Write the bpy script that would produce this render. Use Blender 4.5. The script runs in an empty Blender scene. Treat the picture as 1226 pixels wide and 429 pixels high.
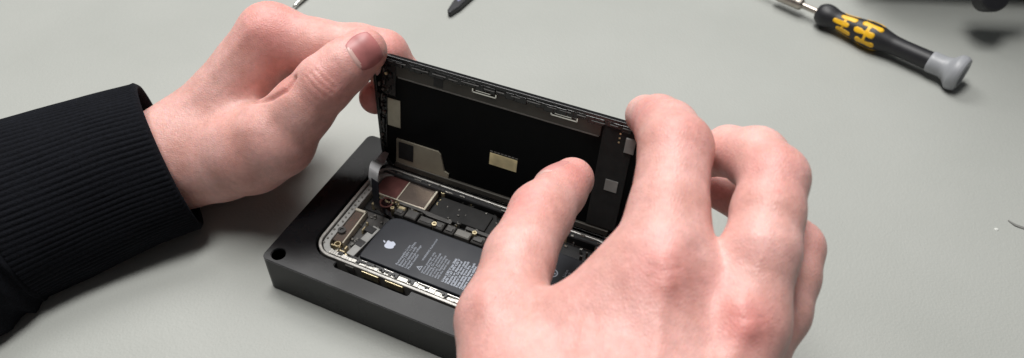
import bpy, bmesh, math, random
import numpy as np
from mathutils import Vector, Matrix
random.seed(4)
S = 0.01                      # everything below is written in centimetres
scn = bpy.context.scene
COL = scn.collection
PI = math.pi

# ------------------------------------------------------------ camera
CAM = np.array([17.13, -16.742, 29.528])
RX, RY, RZ, FPX = 0.781879, -0.026959, 0.420145, 879.4
def _rot(rx, ry, rz):
    c, s = math.cos, math.sin
    X = np.array([[1, 0, 0], [0, c(rx), -s(rx)], [0, s(rx), c(rx)]])
    Y = np.array([[c(ry), 0, s(ry)], [0, 1, 0], [-s(ry), 0, c(ry)]])
    Z = np.array([[c(rz), -s(rz), 0], [s(rz), c(rz), 0], [0, 0, 1]])
    return Z @ Y @ X
RM = _rot(RX, RY, RZ)
def ray(u, v): return RM @ np.array([(u - 613) / FPX, -(v - 214.5) / FPX, -1.0])
def pd(u, v, d): return CAM + ray(u, v) * d                 # point at a distance along the view axis
def pz(u, v, z):                                            # point on the plane of height z
    r = ray(u, v); return CAM + r * ((z - CAM[2]) / r[2])
cd = bpy.data.cameras.new('camera'); cam = bpy.data.objects.new('camera', cd); COL.objects.link(cam)
cam.location = CAM * S; cam.rotation_mode = 'XYZ'; cam.rotation_euler = (RX, RY, RZ)
cd.sensor_width = 36; cd.lens = 36 * FPX / 1226; cd.clip_start = 0.01; cd.clip_end = 50
cd.dof.use_dof = True; cd.dof.focus_distance = 0.343; cd.dof.aperture_fstop = 10
scn.camera = cam

# ------------------------------------------------------------ materials
def mat(name, col, rough=0.5, metal=0.0, noise=None, bump=None, sss=0, coat=0, spec=0.5, alpha=1, rnoise=None):
    """noise=(scale, amount) varies the base colour, bump=(scale, strength, distance_m)"""
    m = bpy.data.materials.new(name); m.use_nodes = True
    nt = m.node_tree; b = nt.nodes['Principled BSDF']
    b.inputs['Base Color'].default_value = (*col, 1); b.inputs['Roughness'].default_value = rough
    b.inputs['Metallic'].default_value = metal; b.inputs['Specular IOR Level'].default_value = spec
    b.inputs['Coat Weight'].default_value = coat
    tc = nt.nodes.new('ShaderNodeTexCoord')
    if noise:
        n = nt.nodes.new('ShaderNodeTexNoise'); n.inputs['Scale'].default_value = noise[0]; n.inputs['Detail'].default_value = 6
        nt.links.new(tc.outputs['Object'], n.inputs['Vector'])
        r = nt.nodes.new('ShaderNodeMapRange'); r.inputs['From Min'].default_value = .3; r.inputs['From Max'].default_value = .7
        r.inputs['To Min'].default_value = 1 - noise[1]; r.inputs['To Max'].default_value = 1 + noise[1]
        nt.links.new(n.outputs['Fac'], r.inputs['Value'])
        mx = nt.nodes.new('ShaderNodeVectorMath'); mx.operation = 'SCALE'; mx.inputs[0].default_value = col
        nt.links.new(r.outputs[0], mx.inputs['Scale']); nt.links.new(mx.outputs[0], b.inputs['Base Color'])
    if rnoise:
        n = nt.nodes.new('ShaderNodeTexNoise'); n.inputs['Scale'].default_value = rnoise[0]; n.inputs['Detail'].default_value = 5
        nt.links.new(tc.outputs['Object'], n.inputs['Vector'])
        r = nt.nodes.new('ShaderNodeMapRange'); r.inputs['From Min'].default_value = .3; r.inputs['From Max'].default_value = .7
        r.inputs['To Min'].default_value = rough - rnoise[1]; r.inputs['To Max'].default_value = rough + rnoise[1]
        nt.links.new(n.outputs['Fac'], r.inputs['Value']); nt.links.new(r.outputs[0], b.inputs['Roughness'])
    if bump:
        n = nt.nodes.new('ShaderNodeTexNoise'); n.inputs['Scale'].default_value = bump[0]; n.inputs['Detail'].default_value = 5
        nt.links.new(tc.outputs['Object'], n.inputs['Vector'])
        bp = nt.nodes.new('ShaderNodeBump'); bp.inputs['Strength'].default_value = bump[1]; bp.inputs['Distance'].default_value = bump[2]
        nt.links.new(n.outputs['Fac'], bp.inputs['Height']); nt.links.new(bp.outputs['Normal'], b.inputs['Normal'])
    return m
M = {}
M['anod'] = mat('black anodised aluminium', (.0025, .0027, .0036), .28, .0, noise=(60, .15), bump=(900, .1, .0002), spec=.2, rnoise=(40, .05))
M['rim'] = mat('pale frosted rim', (.33, .32, .30), .35, .25, noise=(300, .25), spec=.5)
M['steel'] = mat('bright steel', (.72, .70, .66), .22, 1, noise=(200, .1))
M['flange'] = mat('scratched aluminium flange', (.42, .41, .38), .42, .6, noise=(350, .35))
M['brass'] = mat('gold plated contacts', (.72, .62, .4), .3, .8, noise=(500, .2))
M['board'] = mat('black circuit board', (.008, .008, .009), .45, noise=(400, .4))
M['foam'] = mat('black foam', (.012, .012, .012), .8, noise=(200, .3), bump=(1500, .4, .0002))
M['batt'] = mat('charcoal battery wrap', (.019, .021, .027), .5, spec=.3, noise=(60, .12), bump=(200, .12, .0003), rnoise=(70, .06))
M['ink'] = mat('pale grey ink', (.33, .36, .42), .6)
M['logo'] = mat('light grey logo ink', (.5, .54, .64), .55)
M['shield'] = mat('polished nickel shield', (.27, .22, .19), .22, .75, noise=(120, .15), bump=(150, .12, .0004))
M['plastic'] = mat('dark grey plastic clip', (.05, .048, .046), .42, noise=(300, .3))
M['plastic2'] = mat('mid grey plastic clip', (.14, .135, .125), .4, noise=(300, .2))
M['flexg'] = mat('grey flex ribbon', (.24, .24, .245), .5, noise=(120, .25), bump=(160, .4, .0006))
M['flexb'] = mat('black flex ribbon', (.007, .007, .009), .3, noise=(200, .3))
M['tape'] = mat('grey adhesive tape', (.27, .27, .26), .5, noise=(150, .15))
M['panel'] = mat('black display backing', (.0022, .0025, .0028), .42, spec=.1, noise=(80, .2))
M['panelg'] = mat('glossy black bezel', (.006, .006, .007), .25, noise=(300, .4), bump=(500, .3, .0003))
M['strip'] = mat('grey brown shielding strip', (.065, .061, .053), .4, .4, noise=(70, .18), bump=(200, .15, .0003))
M['beige'] = mat('beige metal foil', (.37, .34, .27), .28, .5, noise=(100, .15), bump=(120, .2, .0004))
M['pale'] = mat('pale cream metal edge', (.62, .58, .48), .32, .35, noise=(300, .15))
M['glass'] = mat('dark camera glass', (.01, .004, .005), .08, coat=.6)
M['copper'] = mat('dull copper', (.15, .06, .055), .3, .5, noise=(200, .2))
M['cblack'] = mat('soft black handle rubber', (.013, .013, .016), .48, noise=(200, .15))
M['yellow'] = mat('yellow handle inlay', (.85, .47, .012), .45, noise=(150, .08))
M['cgrey'] = mat('pale grey plastic', (.33, .34, .36), .4, noise=(100, .06))
M['nickel'] = mat('satin nickel collar', (.42, .38, .34), .34, 1, noise=(200, .1))
M['paint'] = mat('silver painted bracket', (.5, .52, .54), .4, .3, noise=(60, .08))

def table_mat():
    m = bpy.data.materials.new('grey green bench mat'); m.use_nodes = True
    nt = m.node_tree; b = nt.nodes['Principled BSDF']; L = nt.links.new
    tc = nt.nodes.new('ShaderNodeTexCoord')
    n1 = nt.nodes.new('ShaderNodeTexNoise'); n1.inputs['Scale'].default_value = 9; n1.inputs['Detail'].default_value = 8
    L(tc.outputs['Object'], n1.inputs['Vector'])
    cr = nt.nodes.new('ShaderNodeValToRGB')
    cr.color_ramp.elements[0].position = .3; cr.color_ramp.elements[0].color = (.338, .349, .327, 1)
    cr.color_ramp.elements[1].position = .7; cr.color_ramp.elements[1].color = (.374, .384, .362, 1)
    L(n1.outputs['Fac'], cr.inputs['Fac']); L(cr.outputs['Color'], b.inputs['Base Color'])
    b.inputs['Roughness'].default_value = .47; b.inputs['Specular IOR Level'].default_value = .27
    v = nt.nodes.new('ShaderNodeTexVoronoi'); v.inputs['Scale'].default_value = 900; v.feature = 'SMOOTH_F1'
    n2 = nt.nodes.new('ShaderNodeTexNoise'); n2.inputs['Scale'].default_value = 450; n2.inputs['Detail'].default_value = 4
    L(tc.outputs['Object'], v.inputs['Vector']); L(tc.outputs['Object'], n2.inputs['Vector'])
    ad = nt.nodes.new('ShaderNodeMath'); ad.operation = 'ADD'; L(v.outputs['Distance'], ad.inputs[0]); L(n2.outputs['Fac'], ad.inputs[1])
    bp = nt.nodes.new('ShaderNodeBump'); bp.inputs['Strength'].default_value = .35; bp.inputs['Distance'].default_value = .0003
    L(ad.outputs[0], bp.inputs['Height']); L(bp.outputs['Normal'], b.inputs['Normal'])
    return m
M['table'] = table_mat()

def skin_mat():
    m = bpy.data.materials.new('skin'); m.use_nodes = True
    nt = m.node_tree; b = nt.nodes['Principled BSDF']; L = nt.links.new
    tc = nt.nodes.new('ShaderNodeTexCoord')
    n1 = nt.nodes.new('ShaderNodeTexNoise'); n1.inputs['Scale'].default_value = 55; n1.inputs['Detail'].default_value = 6; n1.inputs['Roughness'].default_value = .6
    n2 = nt.nodes.new('ShaderNodeTexNoise'); n2.inputs['Scale'].default_value = 420; n2.inputs['Detail'].default_value = 4
    for n in (n1, n2): L(tc.outputs['Object'], n.inputs['Vector'])
    cr = nt.nodes.new('ShaderNodeValToRGB')
    cr.color_ramp.elements[0].position = .33; cr.color_ramp.elements[0].color = (.61, .32, .275, 1)
    cr.color_ramp.elements[1].position = .68; cr.color_ramp.elements[1].color = (.76, .45, .41, 1)
    L(n1.outputs['Fac'], cr.inputs['Fac'])
    at = nt.nodes.new('ShaderNodeAttribute'); at.attribute_name = 'flush'
    mx = nt.nodes.new('ShaderNodeMix'); mx.data_type = 'RGBA'; mx.inputs['B'].default_value = (.68, .24, .22, 1)
    L(at.outputs['Fac'], mx.inputs['Factor']); L(cr.outputs['Color'], mx.inputs['A'])
    mr = nt.nodes.new('ShaderNodeMapRange'); mr.inputs['From Min'].default_value = .3; mr.inputs['From Max'].default_value = .7
    mr.inputs['To Min'].default_value = .93; mr.inputs['To Max'].default_value = 1.06; L(n2.outputs['Fac'], mr.inputs['Value'])
    sc = nt.nodes.new('ShaderNodeVectorMath'); sc.operation = 'SCALE'; L(mx.outputs['Result'], sc.inputs[0]); L(mr.outputs[0], sc.inputs['Scale'])
    L(sc.outputs[0], b.inputs['Base Color'])
    b.inputs['Subsurface Weight'].default_value = .4; b.inputs['Subsurface Radius'].default_value = (1, .35, .18)
    b.inputs['Subsurface Scale'].default_value = .004
    b.inputs['Roughness'].default_value = .44; b.inputs['Specular IOR Level'].default_value = .42
    v = nt.nodes.new('ShaderNodeTexVoronoi'); v.inputs['Scale'].default_value = 900; v.feature = 'DISTANCE_TO_EDGE'
    mp = nt.nodes.new('ShaderNodeMapping'); mp.inputs['Scale'].default_value = (1, .6, 1.3); L(tc.outputs['Object'], mp.inputs['Vector']); L(mp.outputs[0], v.inputs['Vector'])
    n3 = nt.nodes.new('ShaderNodeTexNoise'); n3.inputs['Scale'].default_value = 260; n3.inputs['Detail'].default_value = 6; L(tc.outputs['Object'], n3.inputs['Vector'])
    ad = nt.nodes.new('ShaderNodeMath'); ad.operation = 'MULTIPLY_ADD'; ad.inputs[1].default_value = .8; L(v.outputs['Distance'], ad.inputs[0]); L(n3.outputs['Fac'], ad.inputs[2])
    bp = nt.nodes.new('ShaderNodeBump'); bp.inputs['Strength'].default_value = .5; bp.inputs['Distance'].default_value = .0005
    L(ad.outputs[0], bp.inputs['Height']); L(bp.outputs['Normal'], b.inputs['Normal'])
    return m
M['skin'] = skin_mat()
M['nail'] = mat('fingernail', (.46, .17, .165), .42, noise=(180, .12))
M['nail2'] = mat('pink fingernail', (.62, .29, .27), .4, noise=(180, .08))
M['lunula'] = mat('pale nail base', (.66, .42, .38), .35, noise=(180, .1))

def cloth_mat():
    m = mat('black knitted cotton', (.0042, .0048, .0072), .92, noise=(700, .35), spec=.15)
    nt = m.node_tree; b = nt.nodes['Principled BSDF']
    b.inputs['Sheen Weight'].default_value = .02; b.inputs['Sheen Roughness'].default_value = .45; b.inputs['Sheen Tint'].default_value = (.6, .7, 1, 1)
    n = nt.nodes.new('ShaderNodeTexNoise'); n.inputs['Scale'].default_value = 1400; tc = nt.nodes.new('ShaderNodeTexCoord')
    nt.links.new(tc.outputs['Object'], n.inputs['Vector'])
    bp = nt.nodes.new('ShaderNodeBump'); bp.inputs['Strength'].default_value = .6; bp.inputs['Distance'].default_value = .0005
    nt.links.new(n.outputs['Fac'], bp.inputs['Height']); nt.links.new(bp.outputs['Normal'], b.inputs['Normal'])
    return m
M['cloth'] = cloth_mat()

# ------------------------------------------------------------ object helpers
def thing(name, label, cat, loc=(0, 0, 0), group=None):
    o = bpy.data.objects.new(name, None); COL.objects.link(o); o.empty_display_size = .01
    o.location = Vector(loc) * S; o['label'] = label; o['category'] = cat
    if group: o['group'] = group
    return o
ORG = {}
def origin(o):
    v = Vector((0, 0, 0))
    while o is not None: v += o.location; o = o.parent
    return v
def mobj(name, verts, faces, m, parent=None, smooth=False, mats=None, fmat=None):
    """verts in world centimetres"""
    me = bpy.data.meshes.new(name)
    off = origin(parent) if parent else Vector((0, 0, 0))
    V = np.asarray(verts, dtype=float) * S
    c = V.mean(axis=0) if parent is None else np.array(off)
    if parent is None: c[2] = V[:, 2].min()
    me.from_pydata([tuple(p) for p in (V - c)], [], faces)
    me.materials.append(m)
    for x in mats or (): me.materials.append(x)
    if fmat is not None: me.polygons.foreach_set('material_index', fmat)
    if smooth: me.polygons.foreach_set('use_smooth', [True] * len(me.polygons))
    me.update()
    o = bpy.data.objects.new(name, me); COL.objects.link(o)
    if parent: o.parent = parent
    else: o.location = c
    return o
class MB:
    def __init__(s, F=None): s.v = []; s.f = []; s.F = F or (lambda p: p)     # F maps local cm to world cm
    def add(s, vs, fs):
        n = len(s.v); s.v += [tuple(s.F(np.array(p, float))) for p in vs]; s.f += [tuple(n + i for i in f) for f in fs]; return s
    def box(s, x0, x1, y0, y1, z0, z1, b=0.0):
        """box, chamfered on its top edge by b"""
        if b:
            vs = [(x0, y0, z0), (x1, y0, z0), (x1, y1, z0), (x0, y1, z0), (x0, y0, z1 - b), (x1, y0, z1 - b), (x1, y1, z1 - b), (x0, y1, z1 - b),
                  (x0 + b, y0 + b, z1), (x1 - b, y0 + b, z1), (x1 - b, y1 - b, z1), (x0 + b, y1 - b, z1)]
            fs = [(3, 2, 1, 0)] + [(i, (i + 1) % 4, 4 + (i + 1) % 4, 4 + i) for i in range(4)] + [(4 + i, 4 + (i + 1) % 4, 8 + (i + 1) % 4, 8 + i) for i in range(4)] + [(8, 9, 10, 11)]
        else:
            vs = [(x0, y0, z0), (x1, y0, z0), (x1, y1, z0), (x0, y1, z0), (x0, y0, z1), (x1, y0, z1), (x1, y1, z1), (x0, y1, z1)]
            fs = [(3, 2, 1, 0), (4, 5, 6, 7)] + [(i, (i + 1) % 4, 4 + (i + 1) % 4, 4 + i) for i in range(4)]
        return s.add(vs, fs)
    def prism(s, loop, z0, z1, b=0.0):
        n = len(loop); c = np.mean(np.array(loop), axis=0)
        vs = [(x, y, z0) for x, y in loop] + [(x, y, z1 - b) for x, y in loop]
        fs = [tuple(range(n))[::-1]] + [(i, (i + 1) % n, n + (i + 1) % n, n + i) for i in range(n)]
        if b:
            for x, y in loop:
                d = np.array([x, y]) - c; L = np.linalg.norm(d) + 1e-9; vs.append((x - d[0] / L * b, y - d[1] / L * b, z1))
            fs += [(n + i, n + (i + 1) % n, 2 * n + (i + 1) % n, 2 * n + i) for i in range(n)] + [tuple(range(2 * n, 3 * n))]
        else: fs.append(tuple(range(n, 2 * n)))
        return s.add(vs, fs)
    def ring(s, outer, inner, z0, z1):
        n = len(outer)
        vs = [(x, y, z0) for x, y in outer] + [(x, y, z1) for x, y in outer] + [(x, y, z1) for x, y in inner] + [(x, y, z0) for x, y in inner]
        fs = []
        for k in range(4):
            for i in range(n):
                j = (i + 1) % n; a = k * n; b = ((k + 1) % 4) * n
                fs.append((a + i, a + j, b + j, b + i))
        return s.add(vs, fs)
    def cyl(s, x, y, z0, z1, r, n=20, r2=None, hole=None):
        lo = [(x + r * math.cos(2 * PI * i / n), y + r * math.sin(2 * PI * i / n)) for i in range(n)]
        if hole:
            li = [(x + hole * math.cos(2 * PI * i / n), y + hole * math.sin(2 * PI * i / n)) for i in range(n)]
            return s.ring(lo, li, z0, z1)
        return s.prism(lo, z0, z1, (r - r2) if r2 else 0)
    def build(s, name, m, parent=None, smooth=False, bev=0, seg=2):
        o = mobj(name, s.v, s.f, m, parent, smooth)
        bm = bmesh.new(); bm.from_mesh(o.data); bmesh.ops.recalc_face_normals(bm, faces=bm.faces); bm.to_mesh(o.data); bm.free()
        if bev:
            md = o.modifiers.new('bevel', 'BEVEL'); md.width = bev * S; md.segments = seg; md.limit_method = 'ANGLE'; md.angle_limit = math.radians(35)
        return o
def rrect(x0, x1, y0, y1, r, n=8):
    rs = r if isinstance(r, (list, tuple)) else (r,) * 4
    out = []
    for (cx, cy, a0), q in zip(((x1, y1, 0), (x0, y1, 90), (x0, y0, 180), (x1, y0, 270)), rs):
        sx = -1 if cx == x1 else 1; sy = -1 if cy == y1 else 1
        for i in range(n + 1):
            a = math.radians(a0 + 90 * i / n); out.append((cx + sx * q + q * math.cos(a), cy + sy * q + q * math.sin(a)))
    return out
def frame_of(a, b, up=(0, 0, 1)):
    a, b = np.array(a, float), np.array(b, float); X = (b - a) / np.linalg.norm(b - a)
    Y = np.cross(np.array(up, float), X); Y /= np.linalg.norm(Y); Z = np.cross(X, Y)
    return lambda p: a + X * p[0] + Y * p[1] + Z * p[2]
def ribbon(pts, widths, thick, name, m, parent, side=None):
    """flat band through the points; side = list of unit-ish sideways vectors"""
    P = [np.array(p, float) for p in pts]; R = []
    N = 8
    # Catmull-Rom
    Q = [P[0]] + P + [P[-1]]; W = [widths[0]] + list(widths) + [widths[-1]]; SD = [side[0]] + list(side) + [side[-1]]
    C = []; WW = []; SS = []
    for i in range(1, len(Q) - 2):
        for t in np.linspace(0, 1, N, endpoint=(i == len(Q) - 3)):
            p = .5 * ((2 * Q[i]) + (-Q[i - 1] + Q[i + 1]) * t + (2 * Q[i - 1] - 5 * Q[i] + 4 * Q[i + 1] - Q[i + 2]) * t * t + (-Q[i - 1] + 3 * Q[i] - 3 * Q[i + 1] + Q[i + 2]) * t ** 3)
            C.append(p); WW.append(W[i] * (1 - t) + W[i + 1] * t); SS.append(np.array(SD[i], float) * (1 - t) + np.array(SD[i + 1], float) * t)
    vs = []; fs = []
    for i, p in enumerate(C):
        tg = C[min(i + 1, len(C) - 1)] - C[max(i - 1, 0)]; tg /= np.linalg.norm(tg) + 1e-9
        s_ = SS[i] / np.linalg.norm(SS[i]); n = np.cross(tg, s_); n /= np.linalg.norm(n) + 1e-9
        for a, b in ((-1, -1), (1, -1), (1, 1), (-1, 1)): vs.append(p + s_ * WW[i] / 2 * a + n * thick / 2 * b)
        if i:
            k = 4 * i
            for j in range(4): fs.append((k - 4 + j, k - 4 + (j + 1) % 4, k + (j + 1) % 4, k + j))
    fs += [(3, 2, 1, 0), tuple(len(vs) - 4 + j for j in range(4))]
    o = mobj(name, vs, fs, m, parent); return o
def lathe(F, prof, n=40):
    vs = []; fs = []
    for s_, r in prof:
        for i in range(n):
            a = 2 * PI * i / n; vs.append(F(np.array([s_, r * math.cos(a), r * math.sin(a)])))
    for k in range(len(prof) - 1):
        for i in range(n): j = (i + 1) % n; fs.append((k * n + i, k * n + j, (k + 1) * n + j, (k + 1) * n + i))
    return vs, fs
def interp(prof, s_):
    xs = [p[0] for p in prof]; return float(np.interp(s_, xs, [p[1] for p in prof]))
def smooth_prof(prof, n=60):
    xs = np.array([p[0] for p in prof]); ys = np.array([p[1] for p in prof]); t = np.linspace(xs[0], xs[-1], n)
    y = np.interp(t, xs, ys); k = np.array([1, 2, 3, 2, 1]) / 9.; yp = np.pad(y, 2, mode='edge'); y = np.convolve(yp, k, 'valid')
    return list(zip(t, y))

# ------------------------------------------------------------ table
tb = MB().box(-90, 110, -60, 120, -3, 0)
t = tb.build('table', M['table']); t['kind'] = 'structure'
fl = MB().box(-400, 400, -400, 400, -76, -74); f_ = fl.build('floor', mat('grey floor', (.2, .2, .19), .5, noise=(3, .1))); f_['kind'] = 'structure'

# ------------------------------------------------------------ holder block
ZT = 2.24
def apply_bool(o, cutters):
    for c in cutters:
        md = o.modifiers.new('cut', 'BOOLEAN'); md.operation = 'DIFFERENCE'; md.solver = 'EXACT'; md.object = c
    bpy.context.view_layer.update()
    dg = bpy.context.evaluated_depsgraph_get(); me = bpy.data.meshes.new_from_object(o.evaluated_get(dg))
    o.modifiers.clear(); old = o.data; o.data = me; bpy.data.meshes.remove(old)
    for c in cutters: d = c.data; bpy.data.objects.remove(c); bpy.data.meshes.remove(d)
blk = MB().prism(rrect(-1.8, 14.9, -1.5, 8.1, .34, 8), 0, ZT).build('phone_holder', M['anod'])
cut = [MB().prism(rrect(-.12, 13.3, -.2, 6.6, 1.12, 12), 1.15, 3).build('c', M['anod']),
       MB().prism(rrect(1.55, 5.55, -.52, .3, .14, 4), 1.5, 3).build('c', M['anod']),
       MB().cyl(-1.14, -.98, .4, 3, .34, 28).build('c', M['anod'])]
apply_bool(blk, cut)
bm = bmesh.new(); bm.from_mesh(blk.data)
ed = [e for e in bm.edges if len(e.link_faces) == 2 and e.calc_face_angle(0) > .6 and (abs(e.verts[0].co.z - e.verts[1].co.z) < 1e-5)]
bmesh.ops.bevel(bm, geom=ed, offset=.035 * S, segments=2, affect='EDGES', clamp_overlap=True)
bm.to_mesh(blk.data); bm.free()
blk['label'] = 'thick black metal block with a phone-shaped recess, lying under the open phone'; blk['category'] = 'holder'

# ------------------------------------------------------------ smartphone
ph = thing('smartphone', 'opened smartphone with its display lifted up, lying in the black block', 'phone', (6.6, 3.2, 1.2))
OUT = lambda d: rrect(0 + d, 13.15 - d, -.08 + d, 6.42 - d, max(1.0 - d, .1), 12)
fr = MB().ring(OUT(0), OUT(.15), 1.25, ZT + .0).build('frame', M['rim'], ph, bev=.04)
MB().box(.3, 12.9, 5.97, 6.5, 1.7, ZT - .04, .05).build('dark_rim_cover', M['board'], fr)  # black strip added over the far rim to make it dark
MB().prism(OUT(.19), 1.2, 1.55).build('back_shell', M['board'], ph)
# inner ledge of the frame: bright ragged flange down the near side
fb = MB(); random.seed(8)
x = .9; d = .2
while x < 12.6:
    w = random.uniform(.06, .3); d = min(max(d + random.uniform(-.05, .05), .13), .26); zt_ = ZT - random.choice((0, .01, .03))
    fb.box(x, x + w + .002, .1, .13 + d, 1.9, zt_, .012); x += w
fb.build('flange', M['flange'], fr)
fb = MB()
for x0, x1 in ((1.35, 1.6), (2.4, 3.3), (3.6, 4.6), (5.15, 5.45), (6.0, 6.2), (6.9, 7.2), (8.3, 8.8)):        # dark clips of irregular outline over the flange
    fb.box(x0, x1, .22, .4, 2.0, ZT + .02, .02); a = x0
    while a < x1 - .08:
        w = random.uniform(.08, .25); fb.box(a, min(a + w, x1), .12 + random.uniform(0, .09), .3, 2.0, ZT + .03 + random.uniform(0, .03), .02); a += w + random.uniform(.03, .1)
fb.box(1.9, 12.4, .385, .5, 1.8, ZT - .12, .02)
fb.build('clip_row', M['board'], fr)
fb = MB()
for a, b in ((2.6, 2.9), (3.8, 4.3), (5.6, 6.6), (7.1, 8.1)): fb.box(a, b, .33, .36, 2.1, ZT + .035, .01)
fb.build('spring_wire', M['steel'], fr)
# corner ledge on the left end
lb = MB().ring(rrect(.19, 13., .11, 6.2, .85, 12), rrect(.5, 12.7, .38, 5.98, .6, 12), 1.5, 2.12).build('ledge', M['tape'], fr, bev=.03)
for x0, x1 in ((2.85, 3.75), (4.1, 5.05)):
    MB().box(x0, x1, -.15, -.075, 1.75, ZT - .1, .02).build('side_button', M['brass'], fr)
MB().box(1.95, 2.4, -.13, -.075, 1.8, ZT - .12, .02).build('side_button', M['plastic2'], fr)

# battery
bl = [(2.25, .62), (2.2, .8), (2.28, 3.0), (2.38, 3.3), (2.6, 3.48), (2.9, 3.55), (8.6, 3.55), (8.7, 3.7), (8.7, 4.75), (8.85, 4.9), (12.1, 4.9), (12.2, 4.8), (12.2, .75), (12.1, .6)]
bat = MB().prism(bl, 1.5, 2.1).build('battery', M['batt'], ph, bev=.09, seg=3)
ZB = 2.104
# logo: drawn in a u (right) / v (up) frame, u -> +Y, v -> -X on the phone
def logo_mesh():
    pts = [(0, .66), (.14, .70), (.30, .74), (.46, .70), (.60, .58), (.53, .48), (.49, .34), (.51, .18), (.58, .08), (.66, .02), (.62, -.14), (.52, -.34), (.40, -.50), (.28, -.58), (.16, -.55), (.02, -.50),
           (-.12, -.55), (-.26, -.58), (-.40, -.50), (-.54, -.30), (-.64, -.04), (-.68, .20), (-.64, .44), (-.52, .62), (-.36, .71), (-.2, .72)]
    leaf = [(.0, .80), (.03, 1.0), (.14, 1.16), (.32, 1.26), (.31, 1.08), (.20, .90)]
    return pts, leaf
LF = lambda cx, cy, s_: (lambda p: np.array([cx - p[1] * s_, cy + p[0] * s_, ZB + p[2]]))
mb = MB(LF(3.25, 1.83, .37))
for q in logo_mesh(): mb.prism(q, 0, .006)
mb.build('logo', M['logo'], bat)
def textmesh(body, size, cx, cy, name, m, parent, spacing=1.0, z=ZB, font_off=.0):
    cu = bpy.data.curves.new('t', 'FONT'); cu.body = body; cu.size = size; cu.space_line = spacing; cu.offset = font_off
    cu.align_x = 'LEFT'; cu.align_y = 'TOP'; cu.resolution_u = 2; cu.extrude = .002
    o = bpy.data.objects.new('t', cu); COL.objects.link(o); bpy.context.view_layer.update()
    me = bpy.data.meshes.new_from_object(o.evaluated_get(bpy.context.evaluated_depsgraph_get()))
    V = [(cx - v.co.y, cy + v.co.x, z + v.co.z) for v in me.vertices]; F = [tuple(p.vertices) for p in me.polygons]
    bpy.data.objects.remove(o); bpy.data.curves.remove(cu); bpy.data.meshes.remove(me)
    return mobj(name, V, F, m, parent)
textmesh('Rechargeable Li-ion\nBattery 3.83V 11.67Wh\nRated capacity mAh\nLimited charge voltage\nModel number', .165, 4.02, .92, 'printed_text', M['ink'], bat, .95)
textmesh('WARNING Authorised', .15, 5.02, 1.65, 'printed_text', M['ink'], bat)
textmesh('service provider only.\nPotential for fire or\nburning. Do not break\npuncture, incinerate\nor crush. Do not heat\nabove. Replace only\nwith the same type.', .155, 5.3, 1.0, 'printed_text', M['ink'], bat, .92)
lines = '\n'.join(['Li-ion 3.83 V typ 3046', 'mAh 11.67 Wh 4.35 V', 'Recycle or dispose of', 'properly. Do not open', 'deform or short circuit', 'Keep away from fire.', 'Assembled battery pack', 'Charge only as stated.', 'Store in a cool place', 'See manual for safety', 'information and care.'])
textmesh(lines, .165, 6.42, .95, 'printed_text', M['ink'], bat, .9, font_off=.006)
tri = MB(lambda p: np.array([5.18 - p[1], 1.22 + p[0], ZB + p[2]]))
def tri_ring(r, z0, z1, q): 
    o_ = [(r * math.sin(a), r * math.cos(a)) for a in (0, 2 * PI / 3, 4 * PI / 3)]; i_ = [(a * q, b * q) for a, b in o_]; return o_, i_, z0, z1
tri.ring(*tri_ring(.17, 0, .005, .66)); tri.box(-.012, .012, -.03, .06, 0, .005); tri.build('warning_mark', M['ink'], bat)
cb = MB(lambda p: p + np.array([10.95, 3.6, ZB])).cyl(0, 0, 0, .005, .24, 24, hole=.18); cb.box(-.14, .14, -.03, .03, 0, .006); cb.build('warning_mark', M['ink'], bat)
textmesh('Li-ion\nPack', .2, 11.4, 3.6, 'printed_text', M['ink'], bat, .9)
textmesh('1480\nmAh\nTyp.', .22, 10.15, 4.0, 'printed_text', M['ink'], bat, .9)
textmesh('Rated\n3.8V', .2, 10.6, 2.9, 'printed_text', M['ink'], bat, .9)

# left end: tray plate with speaker bracket, screw and flex straps
MB().prism(rrect(.5, 2.3, .42, 3.5, .25), 1.5, 1.72).build('tray_plate', M['plastic'], ph)
sp = MB()
F = frame_of((.78, 1.0, 0), (.72, 3.1, 0)); sp.F = lambda p: F(p)
sp.box(0, 2.1, -.3, .3, 1.55, 2.02, .03)
spk = sp.build('speaker_module', M['shield'], ph)
e = MB(lambda p: F(p)); e.box(-.05, 2.2, -.37, -.29, 1.6, 2.12, .02).box(2.05, 2.2, -.37, .3, 1.6, 2.12, .02); e.build('speaker_rim', M['pale'], spk)
g = MB(lambda p: F(p)); g.cyl(.62, .12, 2.0, 2.16, .2, 20, hole=.1).cyl(.62, .12, 2.0, 2.1, .1, 16); g.build('screw', M['plastic'], spk)
g = MB(lambda p: F(p)); g.cyl(-.15, -.1, 1.7, 2.04, .17, 20, hole=.12); g.box(-.3, -.2, -.3, .2, 1.6, 2.0, .02); g.build('contact', M['brass'], spk)
for k in range(14):
    pass
dots = MB()
random.seed(3)
for k in range(16):
    yy = .6 + k * .3; dots.cyl(.33 + random.uniform(-.05, .05), yy, 2.1, 2.16, random.uniform(.04, .07), 10)
dots.build('rivet_dots', M['plastic2'], ph)
st = MB(frame_of((1.75, .55, 0), (2.02, 2.6, 0)))
st.box(0, 2.05, -.22, .2, 1.7, 2.02, .02); strap = st.build('battery_connector', M['tape'], ph)
s2 = MB(frame_of((1.75, .55, 0), (2.02, 2.6, 0))).box(.62, 1.02, -.17, .24, 1.9, 2.04, .01).box(1.55, 1.95, -.1, .4, 1.9, 2.06, .02); s2.build('pad', M['board'], strap)
sm = MB()
random.seed(12)
for k in range(34):
    cx, cy = random.uniform(.95, 2.0), random.uniform(.45, 3.3); a = random.uniform(.05, .16); b = random.uniform(.05, .14)
    sm.box(cx, cx + a, cy, cy + b, 1.7, random.uniform(1.76, 1.92), .01)
sm.build('small_components', M['plastic2'], ph)
sm = MB()
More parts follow.
